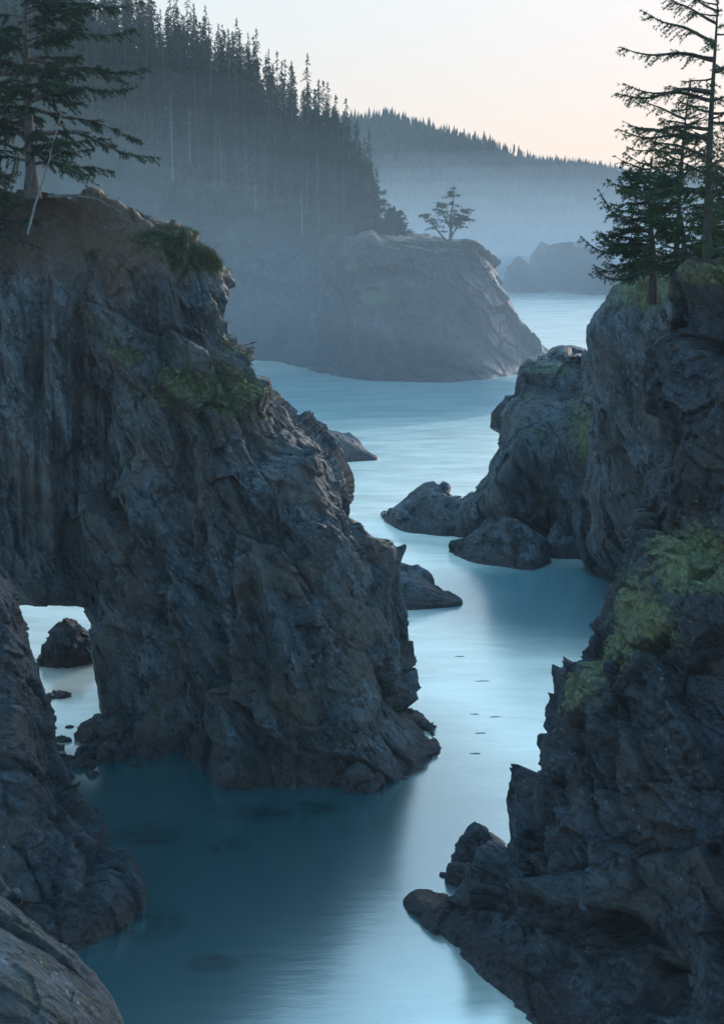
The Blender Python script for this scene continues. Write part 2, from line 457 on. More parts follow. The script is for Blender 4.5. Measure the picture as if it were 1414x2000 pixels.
# ------------------------------------------------------------------ the arch
arch = Rock()
main_rows = [
 [(150,392,111),(215,405,108.5),(290,452,107.5),(350,475,107),(395,492,106.5),(428,515,108)],
 [(160,560,107.5),(225,560,105),(300,560,104),(360,565,103.5),(420,575,104),(466,625,108)],
 [(165,700,106.5),(225,690,103.5),(310,700,101.5),(390,720,100),(460,725,101),(525,750,106)],
 [(165,840,106),(225,830,102.5),(320,850,100),(420,850,98.5),(510,850,99.5),(590,855,106.5)],
 [(165,970,106),(230,960,102.5),(340,970,99),(460,980,97.5),(570,970,98.5),(655,945,107)],
 [(180,1090,106.5),(245,1080,102),(360,1090,98),(490,1090,96),(610,1080,96.5),(668,1085,105)],
 [(196,1200,107),(255,1200,101),(370,1200,97),(520,1200,95),(650,1200,95.5),(732,1215,103)],
 [(198,1290,107.5),(265,1310,99.5),(390,1330,95.5),(550,1330,93.5),(690,1325,94.5),(762,1325,102)],
 [(198,1345,107.5),(275,1410,98),(410,1440,93.8),(570,1440,92.6),(720,1430,93.5),(826,1432,100)],
 [(203,1380),(285,1488),(430,1525),(580,1538),(730,1528),(853,1476)]]
slab = [(255,905,102),(330,1040,100),(400,1250,96),(460,1400,94),(520,1530,91.5)]
G, _ = weather(loft(main_rows, 15, .105), .92, 1.0, 1.05, .38, calm=36.5, quiet=((180,1270,107),2.6,7),
   ridges=[(slab, 2.8, .45, 3.2), ([(420,880,99),(500,1060,96.5),(570,1230,95),(640,1480,93)], 1.3, .22, 2.4), ([(560,880,99),(620,1040,97),(690,1200,96),(760,1400,95)], 1.2, .22, 2.2), ([(330,930,99.5),(300,1080,99.5),(330,1230,97.5)], 1.0, .25, 1.6), ([(300,480,105),(340,560,104),(350,650,102)], 1.0, .25, 1.8), ([(205,685,103),(300,735,101),(380,790,99.5),(450,815,99.5),(530,750,103)], 1.3, 1.0, .7), ([(700,930,104),(700,1000,104),(715,1070,104)], 1.2, 1.4, 1.4),
           ([(600,1180,95),(640,1300,94),(690,1440,93)], .9, .6, 2.0), ([(150,1190,106),(250,1240,101),(330,1400,97)], .8, .5, 1.6),
           ([(560,900,99),(600,1050,97),(690,1200,96)], .8, 1.4, .7)],
   dents=[((300,1250,99),2.0,6.0,3.4), ((500,1270,95),1.2,4.8,2.6), ((350,1450,95),2.4,3.2,2.2), ((640,1360,94),1.0,3.0,1.6), ((250,1290,104),1.2,7,2.6), ((430,650,101.5),2.8,1.6,1.8), ((330,880,100),2.2,2.4,1.2)])
arch.add(G)
bridge_rows = [
 [(-420,350,118),(-200,360,114),(-40,385,112),(60,385,111),(130,385,110),(230,430,109)],
 [(-420,480,112),(-200,480,109),(-40,480,108),(60,480,107),(130,490,107),(240,520,107)],
 [(-420,600,110),(-200,600,107.5),(-40,600,106),(60,600,105.5),(130,600,105.5),(240,620,106.5)],
 [(-420,760,109),(-200,760,106.5),(-40,760,105),(60,770,104.5),(130,770,105),(240,770,106)],
 [(-420,920,108.5),(-200,920,106),(-40,930,104.5),(60,930,104),(130,930,104.5),(230,930,106)],
 [(-420,1060,108.5),(-200,1060,106),(-40,1070,104.5),(60,1070,104),(130,1070,105),(220,1070,106.5)],
 [(-420,1170,109),(-200,1165,107),(-40,1172,105.5),(60,1180,105),(130,1178,106),(210,1180,107.5)]]
flz = lambda p: sstep(10, 16, p[:, 2]) * (1 - sstep(33, 38, p[:, 2]))
G, _ = weather(loft(bridge_rows, 11, .12, under=0), .6, 1.0, 1.45, .35, flute=flz, calm=37.5, quiet=((110,1190,105.5),6,2.5),
   ridges=[([(100,600,105.5),(110,750,104.5),(140,900,104.5)], .9, .8, .8)], dents=[((75,680,105),.9,5,1.3)])
arch.add(G)
leg_rows = [[(-430,1100,109),(-330,1100,107.5),(-230,1100,107.5)],[(-430,1250,108),(-330,1250,106.5),(-210,1260,107)],[(-430,1420),(-330,1430),(-190,1410)]]
G, _ = weather(loft(leg_rows, 11, .5), .9); arch.add(G)
arch_moss = [((370,760,101),4.5,4,2.0,1.0),((470,770,101),3.0,4,2.6,1.0),((265,700,103),3.0,3,1.6,.9),((400,500,107),4,5,1.5,.95),((330,470,107),3,5,1.0,.8),((495,690,104),1.5,3,2.5,.5),((440,620,105),2.5,3,3,.5)]
def am(V, n): return np.clip(blob(V, arch_moss) * (.55 + .8 * np.clip(n[:, 2], -.2, 1)) + .18 * sstep(.5, .9, n[:, 2]) * sstep(5, 20, V[:, 2]), 0, 1)
def asoil(V, n): return np.clip(sstep(35.2, 38.5, V[:, 2] + 1.2 * perlin(V / 2.5)) + blob(V, [((240,540,106),1.6,4,3.2,.8),((170,640,106),1.2,4,3.5,.35)]), 0, 1)
arch.build('rock_arch', M_arch, 'huge dark rock arch with a sea opening and a soil-capped top under a conifer', 'rock arch', am, asoil)

# ------------------------------------------------------------------ near cliff on the right
rc = Rock()
rows = [
 [(1296,566,76),(1340,538,74),(1400,528,72),(1480,518,70),(1700,500,66)],
 [(1276,680,75),(1310,680,72),(1370,690,70),(1450,690,68),(1700,690,64)],
 [(1277,790,75),(1312,800,72),(1370,810,70),(1450,810,67.5),(1700,800,63)],
 [(1262,950,75),(1300,950,72),(1360,960,69.5),(1450,960,67),(1700,950,62)],
 [(1250,1090,74),(1290,1060,71.5),(1350,1050,68.8),(1450,1050,66),(1700,1050,61)],
 [(1220,1182,73),(1270,1150,69),(1340,1150,65.5),(1450,1180,63.5),(1700,1200,59)],
 [(1162,1268,72),(1222,1260,68),(1320,1270,64),(1450,1300,62),(1700,1320,58)],
 [(1088,1388,72),(1130,1390,68),(1280,1400,63.3),(1450,1430,61),(1700,1450,57)],
 [(1062,1500,71),(1110,1500,67),(1270,1520,63),(1450,1550,60),(1700,1570,56)],
 [(1012,1606,70),(1090,1620,66),(1260,1650,61.5),(1450,1680,58.5),(1700,1700,55)],
 [(955,1702,71),(1050,1730,66),(1240,1780,62),(1440,1810,57.5),(1700,1840,54)],
 [(872,1768,72),(1000,1800,67.5),(1200,1900,61),(1420,1950,56),(1700,2000,53)],
 [(806,1776),(900,1865),(1045,2000),(1250,2200),(1700,2300)]]
G, _ = weather(loft(rows, [14] * 8 + [12, 9, 5, 2.5, 1.2], .082, toe=.6), .8, .8, .5, .45,
   ridges=[([(1075,1610,66.5),(1100,1700,65.5),(1130,1800,65)], .7, .8, 1.6), ([(1120,1760,65),(1200,1740,62),(1230,1830,61)], .8, .5, .8),
           ([(1250,1620,62),(1330,1640,61),(1414,1625,60)], .5, .3, 1.0), ([(1170,1330,67),(1215,1480,64),(1230,1600,63)], .7, .5, 1.4)],
   dents=[((1195,1795,62.5),2.0,1.0,2.6), ((1090,1765,65.5),1.8,.8,2.0), ((1340,600,70.5),1.2,1.8,2.2), ((1390,650,70),.8,1.4,1.8), ((1290,870,73),.6,2.2,1.4), ((1195,1460,65.5),.5,3.2,1.6)])
rc.add(G)
rmoss = [((1290,1195,67.5),3.2,4,2.2,1.1),((1350,1110,67),2.4,4,2.8,1.1),((1240,1250,68),2.2,4,1.8,1.0),((1400,1150,65.5),1.2,3,1.8,.7),((1130,1345,69),2.0,3,1.2,.9),((1190,1290,69),1.5,3,1.2,.9),
         ((1370,540,72),3.0,4,.9,1.0),((1310,575,74),1.2,3,.9,.9),((1085,1390,70),.9,2.5,.7,.7)]
def rm(V, n): return np.clip(blob(V, rmoss) * (.75 + .5 * np.clip(n[:, 2], -.2, 1)) + .12 * sstep(.5, .9, n[:, 2]) * sstep(6, 18, V[:, 2]), 0, 1)
rc.build('cliff', M_right, 'near black cliff with bright green moss ledges and a tall conifer on top', 'cliff', rm, lambda V, n: sstep(37.2, 38.5, V[:, 2]) * .6)

# ------------------------------------------------------------------ mid cliff and rock on the right
mc = Rock()
rows = [
 [(1248,535,130),(1290,518,127),(1380,508,125),(1560,500,120)],
 [(1216,605,129),(1270,605,125),(1380,605,122),(1560,605,118)],
 [(1190,690,131),(1250,700,126),(1380,700,122),(1560,700,117)],
 [(1184,800,133),(1240,820,127.5),(1380,820,122),(1560,820,117)],
 [(1168,950,137),(1230,950,130),(1380,950,123),(1560,950,117)],
 [(1152,1060,143),(1220,1070,135),(1380,1070,127),(1560,1080,119)],
 [(1140,1102),(1206,1142),(1330,1180),(1560,1250)]]
G, _ = weather(loft(rows, 24, .16), .62, 1.25, 1.35, .4, ridges=[([(1210,600,128),(1190,760,130),(1165,900,133),(1160,1000,138)], 1.2, 1.0, 1.5), ([(1265,640,125.5),(1215,780,128),(1200,900,130)], .8, .5, 1.5)])
mc.add(G)
rows = [
 [(1022,724,173),(1060,710,174),(1110,714,174),(1150,710,172),(1195,704,165)],
 [(1006,785,170),(1030,780,167),(1090,790,165),(1150,800,162),(1210,800,155)],
 [(984,870,168),(1010,860,164),(1080,870,162),(1150,880,159),(1210,890,150)],
 [(945,940,168),(990,940,163),(1070,950,161),(1150,960,158),(1210,960,150)],
 [(902,990,170),(970,1000,164),(1070,1010,162),(1140,1020,158),(1200,1040,149)],
 [(888,1046),(960,1052),(1060,1062),(1140,1088),(1210,1100)]]
G, _ = weather(loft(rows, 20, .18), .42, 1.3, .9, .4, ridges=[([(1000,780,168),(1020,860,164),(975,960,164)], 1.3, 1.2, 1.2)], dents=[((1100,960,160),4,4,2.0)])
mc.add(G)
def mm(V, n): return np.clip(blob(V, [((1150,850,160),3,6,5,.75),((1270,560,127),5,6,3,.8),((1060,720,172),6,5,1.2,.4),((1040,850,164),3,4,2,.4)]) + .25 * sstep(.45, .9, n[:, 2]) * sstep(5, 14, V[:, 2]), 0, 1)
mc.build('cliff', M_mid, 'steep grey cliff with a round-topped shoulder standing in the sea behind the near cliff', 'cliff', mm)

def low_rock(name, skyline, base, k, thick, res, mat, label, cat='rock', group=None, amp=.45, sc=.6, moss=None):
    """A rock in the sea from its skyline and waterline; its near face leans back by k metres for each metre of height."""
    top = []; mid = []
    for (x0, y0), (x1, y1) in zip(skyline, base):
        wb = P(x1, y1)[1]; dd = ray(x0, y0); t = -dd[2] / dd[1]
        Y = (wb + k * HC) / (1 + k * t); top.append((x0, y0, Y))
        mid.append((x0 * .45 + x1 * .55, y0 * .45 + y1 * .55, Y * .4 + wb * .6))
    G, _ = weather(loft([top, mid, [tuple(b) for b in base]], thick, res, dome=.3), amp, sc, .7, .5)
    r = Rock(); r.add(G); return r.build(name, mat, label, cat, moss, group=group)

low_rock('rock', [(752,1004),(790,984),(840,966),(880,972),(905,978)], [(748,1012),(780,1036),(830,1044),(880,1048),(905,1048)], 0.9, 9, .16, M_mid, 'low dark reef tapering into bright water at the foot of the round-topped shoulder', sc=.5, amp=.5)
low_rock('rock', [(888,1062),(930,1048),(990,1020),(1040,1035),(1072,1062)], [(884,1085),(930,1100),(990,1108),(1040,1114),(1074,1100)], .9, 6, .15, M_mid, 'craggy wet rock with a pointed crest in front of the grey cliff', sc=.6, amp=.6)
low_rock('rock', [(1068,1050),(1095,1015),(1130,1000),(1160,1010)], [(1072,1090),(1095,1092),(1130,1093),(1165,1098)], .7, 5, .15, M_mid, 'reddish grey rock wedged between the craggy wet rock and the grey cliff', sc=.9)
low_rock('rock', [(640,1115),(715,1116),(760,1122),(805,1142),(850,1163),(880,1172)], [(640,1195),(715,1195),(760,1193),(805,1191),(850,1188),(900,1181)], 1.1, 9, .15, M_mid, 'dark sloping spit reaching into the channel behind the arch buttress', sc=.7, amp=.4)
low_rock('rock', [(570,830),(610,845),(645,853),(680,868),(710,884),(733,893)], [(570,905),(610,905),(645,904),(680,902),(710,900),(737,897)], 1.0, 12, .25, M_mid, 'small brown-grey spit in pale water between the arch and the misty island', sc=1.3)

# ------------------------------------------------------------------ near rocks on the left
nl = Rock()
rows = [
 [(-330,1000,82),(-160,1010,80),(-60,1040,79),(-20,1062,80)],
 [(-330,1150,80),(-160,1150,77),(-30,1150,76),(26,1185,78)],
 [(-330,1300,78),(-160,1300,75),(-20,1300,74),(44,1300,77)],
 [(-330,1440,76),(-160,1440,73),(0,1440,72),(58,1440,76)],
 [(-330,1560,75),(-160,1560,72),(20,1560,70.5),(118,1560,75)],
 [(-330,1660,74),(-160,1660,71),(60,1670,69.5),(200,1660,74)],
 [(-330,1760,73),(-160,1760,70),(90,1770,68.5),(262,1735,73)],
 [(-330,1880),(-160,1890),(130,1862),(272,1776)]]
G, _ = weather(loft(rows, 9, .085), .75, .75, 1.25, .4, ridges=[([(60,1440,73),(130,1600,71),(180,1700,70)], .9, 1.2, .4), ([(-10,1250,75),(20,1500,71.5),(60,1700,70)], .7, .6, 1.0)], dents=[((175,1720,70),.5,2.2,1.0)])
nl.add(G)
nl.build('rock', M_right, 'tall dark rock with a steep ragged edge beside the arch opening', 'rock', lambda V, n: blob(V, [((5,1090,79),1.0,3,1.5,.5)]))
bl = Rock()
rows = [
 [(-260,1640,27),(-120,1700,27),(-40,1745,27),(0,1768,27),(28,1782,27.4)],
 [(-260,1760,25.5),(-120,1800,25.5),(-20,1830,25.6),(50,1850,25.9),(86,1838,26.8)],
 [(-260,1900,24.5),(-120,1930,24.5),(0,1940,24.6),(95,1945,25),(160,1912,26.4)],
 [(-260,2060,23.5),(-120,2080,23.6),(20,2080,23.8),(130,2075,24.3),(236,2030,25.8)],
 [(-260,2600,21),(-120,2600,21),(40,2600,21),(180,2600,21.5),(380,2500,23.5)]]
G, _ = weather(loft(rows, 5, .035, under=0, dome=.2), .36, .33, .75, .3); bl.add(G)
bl.build('ledge', M_ledge, 'pale grey weathered rock ledge with streaked bedding at the foot of the view', 'rock', lambda V, n: .28 * np.ones(len(V)))

# ------------------------------------------------------------------ misty island, forested hill, far hill, far rocks
isl = Rock()
rows = [
 [(690,470,392),(740,464,382),(800,465,378),(860,471,376),(924,479,376)],
 [(664,505,386),(740,492,371),(800,492,368),(880,497,368),(958,522,378)],
 [(640,560,384),(720,555,366),(800,552,363),(890,552,363),(972,566,377)],
 [(622,620,386),(710,620,363),(800,620,360),(900,620,360),(1010,640,378)],
 [(608,680,392),(700,690,361),(800,690,357),(920,690,358),(1050,682,382)],
 [(600,724),(700,741),(800,746),(930,744),(1086,712)]]
rows.insert(1, [(684,478,389),(740,472,376),(800,472,373),(860,477,372),(938,492,376)])
G, _ = weather(loft(rows, 45, .42, dome=.1), .6, 1.5, .3, .5, ridges=[([(745,470,376),(690,520,374),(640,560,382)], 3, 3, 5), ([(690,575,368),(740,565,365),(790,590,364)], 2.5, 2, 4)], dents=[((640,640,376),9,10,4)])
isl.add(G)
isl.build('sea_stack', M_far, 'flat-topped misty island with sheer sides carrying one lone forked tree', 'sea stack',
    lambda V, n: np.clip(blob(V, [((740,580,364),7,8,3,.8),((690,520,372),5,8,3,.6)]) + .6 * sstep(.6, .95, n[:, 2]) * sstep(20, 33, V[:, 2]), 0, 1), lambda V, n: sstep(34, 36.5, V[:, 2]) * .8)

def hill_material(name, a, b, c3, sc):
    s = NT(name); g = s.pos(); p = g.outputs['Position']
    n = s.noise(p, .06 * sc, 6, .65); n2 = s.noise(p, .5 * sc, 5, .7)
    c = s.mix(s.ramp(n, [(.35, 0), (.65, 1)]), a, b); c = s.mix(s.ramp(n2, [(.5, 0), (.75, .7)]), c, c3)
    # bare rock on the sea cliff below the brow
    sep = s.n('ShaderNodeSeparateXYZ'); s.l(p, sep.inputs[0])
    hz = s.math('DIVIDE', s.math('ADD', sep.outputs[2], s.math('MULTIPLY', s.math('SUBTRACT', n, .5), 26.0)), 60.0)
    n3 = s.noise(s.mapping(p, (1, 1, 3), (0, -.5, 0)), .7 * sc, 6, .7)
    c = s.mix(s.ramp(hz, [(.5, 1), (.62, 0)]), c, s.ramp(n3, [(.35, (.02, .022, .024)), (.7, (.085, .088, .088))]))
    s.principled(c, .95, .1, s.bump(s.math('ADD', n2, n3), 1, 1.8 / sc)); return s.m
M_hill = hill_material('hill_brush', (.035, .042, .03), (.07, .075, .05), (.085, .07, .05), 1.0)
M_fhill = hill_material('far_hill', (.03, .036, .03), (.045, .052, .038), (.03, .03, .025), .4)
hill_rows = [
 [(-500,-420,520),(-200,-160,515),(0,-40,512),(200,75,508),(350,160,505),(450,205,500),(600,312,480),(690,395,455),(748,452,425)],
 [(-500,-120,480),(-200,40,478),(0,120,476),(200,215,474),(350,285,470),(450,320,466),(600,395,450),(690,440,430),(748,462,412)],
 [(-500,200,448),(-200,260,446),(0,300,446),(200,355,445),(350,400,442),(450,425,438),(600,450,424),(690,462,410),(748,466,402)],
 [(-500,420,434),(-200,440,432),(0,460,432),(200,490,432),(350,510,430),(450,520,426),(600,520,412),(690,520,400),(740,520,394)],
 [(-500,590,424),(-200,590,424),(0,595,424),(200,600,424),(350,605,423),(450,610,420),(600,615,404),(690,640,392),(735,640,386)],
 [(-500,690),(-200,690),(0,690),(200,692),(350,694),(450,699),(560,710),(690,735),(735,740)]]
HG0 = loft(hill_rows, 60, 1.0, dome=.5, coarse=8)
HG, _ = weather(HG0, .8, 2.8, .7, .5)
nv, nu, _ = HG.shape
obj('hill', mesh_np('hill', HG.reshape(-1, 3), grid_faces(nv, nu)), M_hill, kind='structure')
fx = [300,500,700,760,800,860,920,1000,1070,1180,1300,1414,1800]
fr = [262,244,250,242,254,270,292,322,356,374,384,390,396]
frows = [[(x, y, 1300 - .05 * x) for x, y in zip(fx, fr)],
         [(x, y + (545 - y) * .35, 1215 - .05 * x) for x, y in zip(fx, fr)],
         [(x, y + (548 - y) * .7, 1140 - .05 * x) for x, y in zip(fx, fr)],
         [(x, 546 + (x - 700) * .004) for x in fx]]
FG, _ = weather(loft(frows, 60, 9, dome=2, coarse=8), .25, 18.0, .5, .7, fine=False)
nv, nu, _ = FG.shape
obj('far_hill', mesh_np('far_hill', FG.reshape(-1, 3), grid_faces(nv, nu)), M_fhill, kind='structure')

low_rock('sea_stack', [(1035,522),(1060,485),(1095,472),(1140,476),(1180,480),(1195,520)], [(1010,560),(1050,566),(1095,568),(1140,570),(1185,571),(1228,572)], .5, 40, .9, M_far, 'broad domed sea stack fading in the haze below the far hill', 'sea stack', sc=5, amp=.5)
low_rock('sea_stack', [(990,540),(1005,512),(1018,507),(1035,520),(1058,555)], [(970,568),(990,571),(1018,572),(1040,572),(1066,570)], .5, 20, .9, M_far, 'small pointed hazy stack leaning against the broad domed sea stack', 'sea stack', sc=3.5, amp=.5)
low_rock('sea_stack', [(1135,560),(1160,545),(1185,528),(1210,548),(1225,562)], [(1110,573),(1150,576),(1185,576),(1210,576),(1232,575)], .5, 20, .9, M_far, 'low jagged hazy rock in front of the broad domed sea stack', 'sea stack', sc=3.0, amp=.5)

# ------------------------------------------------------------------ trees
class TB:
    """Collects tubes (wood) and needle faces."""
    def __init__(s): s.V = []; s.T = []; s.Q = []; s.n = 0
    def tube(s, pts, rad, k=6):
        pts = np.asarray(pts, float); m = len(pts)
        t = np.gradient(pts, axis=0); t /= np.linalg.norm(t, axis=1)[:, None] + 1e-9
        ref = np.array([.31, .52, .8]) if abs(t[0][2]) < .9 else np.array([1, .1, 0])
        a = np.cross(t, ref); a /= np.linalg.norm(a, axis=1)[:, None]; b = np.cross(t, a)
        ang = np.arange(k) * 2 * math.pi / k
        rad = np.asarray(rad, float)
        ring = pts[:, None] + rad[:, None, None] * (np.cos(ang)[None, :, None] * a[:, None] + np.sin(ang)[None, :, None] * b[:, None])
        s.V.append(ring.reshape(-1, 3))
        i = np.arange(m - 1)[:, None]; j = np.arange(k)[None]; j2 = (j + 1) % k
        s.Q.append(np.stack([i * k + j, i * k + j2, (i + 1) * k + j2, (i + 1) * k + j], -1).reshape(-1, 4) + s.n); s.n += m * k
    def tris(s, A, B, C):
        m = len(A); s.V.append(np.stack([A, B, C], 1).reshape(-1, 3))
        s.T.append(np.arange(3 * m).reshape(-1, 3) + s.n); s.n += 3 * m
    def mesh(s, name, smooth=True):
        F = []
        if s.Q: F.append(np.vstack(s.Q))
        if s.T: F.append(np.vstack(s.T))
        return mesh_np(name, np.vstack(s.V), F, smooth)

def needles(tb, pts, dirs, length, width, per, rng, spread=.9, droop=.15):
    """Tufts of narrow blades at pts, mostly along dirs."""
    n = len(pts)
    if n == 0: return
    p = np.repeat(pts, per, 0); d = np.repeat(dirs, per, 0)
    r = rng.normal(size=(n * per, 3)); d = d + spread * r * .6; d[:, 2] -= droop
    d /= np.linalg.norm(d, axis=1)[:, None] + 1e-9
    L = length * rng.uniform(.6, 1.3, (n * per, 1))
    w = np.cross(d, rng.normal(size=(n * per, 3))); w /= np.linalg.norm(w, axis=1)[:, None] + 1e-9
    w = w * width * rng.uniform(.6, 1.3, (n * per, 1))
    p = p + rng.normal(size=p.shape) * length * .15
    tb.tris(p - w, p + w, p + d * L)

def trunk_path(H, lean, wob, rng, n=14):
    z = np.linspace(0, H, n)
    x = lean[0] * (z / H) ** 1.3 * H + wob * np.sin(z / H * 5 + rng.uniform(0, 6)) * (z / H); y = lean[1] * z + wob * np.cos(z / H * 4 + rng.uniform(0, 6)) * (z / H)
    x -= x[0]; y -= y[0]
    return np.stack([x, y, z], 1)

def near_conifer(seed, H, r0, branches, lean=(0, 0), wob=.15, nl=.28, nw=.035, twig=.9, per=3, up=.15, droop=.4, step=.3, dense=1.0):
    """branches: (height fraction, azimuth deg, length, rise). Azimuth 0 = +x (right in the view), 90 = away."""
    rng = np.random.RandomState(seed)
    wood = TB(); leaf = TB()
    tp = trunk_path(H, lean, wob, rng)
    wood.tube(tp, r0 * (1 - np.linspace(0, 1, len(tp)) ** 1.1) + .02, 9)
    wood.tube(np.array([tp[0] - (0, 0, 1.6), tp[0], tp[0] + (tp[1] - tp[0]) * .5]), [r0 * 1.9, r0 * 1.3, r0 * .97], 9)
    for hf, az, L, rise in branches:
        z = hf * H; base = np.array([np.interp(z, tp[:, 2], tp[:, k]) for k in range(3)])
        a = math.radians(az); e = np.array([math.cos(a), math.sin(a), 0]); sd = np.array([-e[1], e[0], 0])
        n = max(5, int(L / .35)); t = np.linspace(0, 1, n)[:, None]
        wb = .09 * L * np.sin(t * rng.uniform(3, 7) + rng.uniform(0, 6)); dr = droop * rng.uniform(.4, 1.7); rise = rise + rng.normal() * .07
        path = base + e * L * t + np.array([0, 0, 1]) * L * (rise * t - dr * t * t * .6 + up * t ** 4 + .02 * np.sin(t * 9 + L)) + sd * wb * t
        wood.tube(path, (.035 + .018 * L) * (1 - t[:, 0] * .85), 5)
        # twigs
        m = int(L / step * dense); tt = np.sort(rng.uniform(.18, 1, m))
        pts = []; dirs = []
        for k, q in enumerate(tt):
            b = np.array([np.interp(q, t[:, 0], path[:, c]) for c in range(3)])
            side = 1 if k % 2 else -1
            tl = twig * (1.05 - .7 * q) * rng.uniform(.5, 1.25) * min(1, L / 3)
            td = e * rng.uniform(.35, .9) + sd * side * rng.uniform(.4, 1) + np.array([0, 0, rng.uniform(-.75, .2)]); td /= np.linalg.norm(td)
            s_ = np.linspace(0, 1, max(2, int(tl / .13)))[:, None]
            tw = b + td * tl * s_ + np.array([0, 0, -.18]) * tl * s_ ** 2
            if tl > .35: wood.tube(tw[[0, -1]], [.02, .007], 3)
            pts.append(tw); dirs.append(np.repeat(td[None], len(tw), 0))
        tip = path[int(n * .75):]; pts.append(tip); dirs.append(np.repeat(e[None], len(tip), 0))
        needles(leaf, np.vstack(pts), np.vstack(dirs), nl, nw, per, rng)
    # leader
    s_ = np.linspace(.93, 1, 10); pts = np.stack([np.interp(s_ * H, tp[:, 2], tp[:, k]) for k in range(3)], 1)
    needles(leaf, pts, np.repeat(np.array([[0, 0, 1.0]]), 10, 0), nl, nw, per * 2, rng)
    return wood, leaf

def plant_tree(name, root, wood, leaf, mw, ml, label, cat='tree', group=None, rot=0):
    t = thing(name, root, label, cat, group); t.rotation_euler.z = rot
    obj('trunk', wood.mesh('trunk'), mw, t)
    if leaf is not None: obj('crown', leaf.mesh('crown', False), ml, t)
    return t

M_bark = bark_material('bark', (.045, .042, .04), (.13, .12, .115))
M_bark2 = bark_material('bark_dark', (.025, .023, .022), (.075, .068, .06))
M_dead = bark_material('dead_wood', (.10, .10, .097), (.2, .2, .19))
M_needle = leaf_material('needles', (.022, .04, .026), (.05, .075, .035))
M_needle_r = leaf_material('needles_windblown', (.022, .05, .03), (.06, .095, .035), .9)
M_forest = leaf_material('forest_needles', (.025, .04, .028), (.05, .068, .042), .15, .15)
M_lone = leaf_material('lone_needles', (.025, .035, .025), (.05, .06, .035), .2)

def whorls(rng, lo, hi, n, Lf, az=None, rise=(.1, .3)):
    out = []
    for k in range(n):
        h = lo + (hi - lo) * (k + rng.uniform(-.4, .4)) / n
        a = rng.uniform(0, 360) if az is None else rng.normal(az[0], az[1])
        out.append((min(.985, max(.02, h)), a, Lf(h) * rng.uniform(.7, 1.15), rng.uniform(*rise)))
    return out

rng = np.random.RandomState(11)
# big tree on the arch: trunk x 62, base y 345 in the photograph
b = P(62, 348, 109.5)
br = whorls(rng, .05, .97, 62, lambda h: 6.2 * (1 - h) ** .55 + 1.0, rise=(.05, .3))
br += [(.17, -12, 10.5, -.02), (.30, -18, 9.5, .10), (.40, -8, 9.8, .12), (.48, -25, 9.6, .2), (.42, 25, 8, .1), (.25, 15, 8.5, .0), (.55, 5, 9, .22), (.62, -15, 7.5, .25), (.1, -30, 7, -.15), (.33, -60, 8, .1), (.5, -100, 7, .1), (.22, 200, 7, 0), (.37, 190, 8, .1)]
w, l = near_conifer(3, 21.0, .42, br, (.012, 0), .12, .27, .034, 1.5, 8, .12, .42, .22)
plant_tree('conifer', b, w, l, M_bark, M_needle, 'large spreading conifer with drooping branches on top of the rock arch')
# its neighbours at the edge of the arch top
for (px, py, Y, H, n, lab, sd) in ((-45, 400, 112, 19, 60, 'dense dark conifer crowding behind the spreading conifer on the rock arch', 5), (-70, 490, 105.5, 9, 60, 'short bushy dark conifer hanging over the edge of the rock arch', 6)):
    rr = np.random.RandomState(sd)
    w, l = near_conifer(sd, H, .4, whorls(rr, .03, .97, n, lambda h: 5.5 * (1 - h) ** .6 + .8, rise=(-.1, .25)), (0, 0), .1, .27, .034, 1.4, 8, .1, .45, .24)
    plant_tree('conifer', P(px, py, Y), w, l, M_bark2, M_needle, lab)
# dead leaning stem and fallen log
def wood_thing(name, pts, r0, r1, mat, label, cat, twigs=(), k=7):
    pts = [P(*q) for q in pts]; o = thing(name, pts[0], label, cat); tb = TB()
    path = np.array(pts) - pts[0]
    m = 16; s_ = np.linspace(0, len(path) - 1, m); path = np.stack([np.interp(s_, np.arange(len(path)), path[:, c]) for c in range(3)], 1)
    path += .06 * np.random.RandomState(len(label)).normal(size=path.shape) * np.linspace(0, 1, m)[:, None]
    tb.tube(path, np.linspace(r0, r1, m), k); obj('stem', tb.mesh('stem'), mat, o)
    for i, (f, dx, dy, dz) in enumerate(twigs):
        q = path[int(f * (m - 1))]; t2 = TB(); v = np.array([dx, dy, dz])
        t2.tube(np.array([q, q + v * .5 + (0, 0, .1), q + v]), [r1 * 1.3, r1, .01], 5); obj('branch', t2.mesh('branch'), mat, o)
    return o
wood_thing('dead_tree', [(55,458,105.2),(72,390,105.6),(95,320,106),(108,262,106.2),(120,215,106.3)], .11, .025, M_dead, 'thin bleached dead stem leaning beside the spreading conifer', 'dead tree', ((.55,.9,.2,.6),(.7,-.5,.1,.8),(.8,.8,0,.5),(.9,.4,.2,.5)))
wood_thing('fallen_log', [(95,384,106.6),(150,382,106.4),(190,388,106.2),(225,408,106.2),(262,436,106)], .15, .03, M_bark, 'long grey fallen branch lying along the soil crest of the rock arch', 'log', ((.4,.6,-.4,.5),(.55,.9,0,.35),(.7,.7,-.3,-.35),(.8,.6,0,.5),(.9,.5,-.2,.3)))

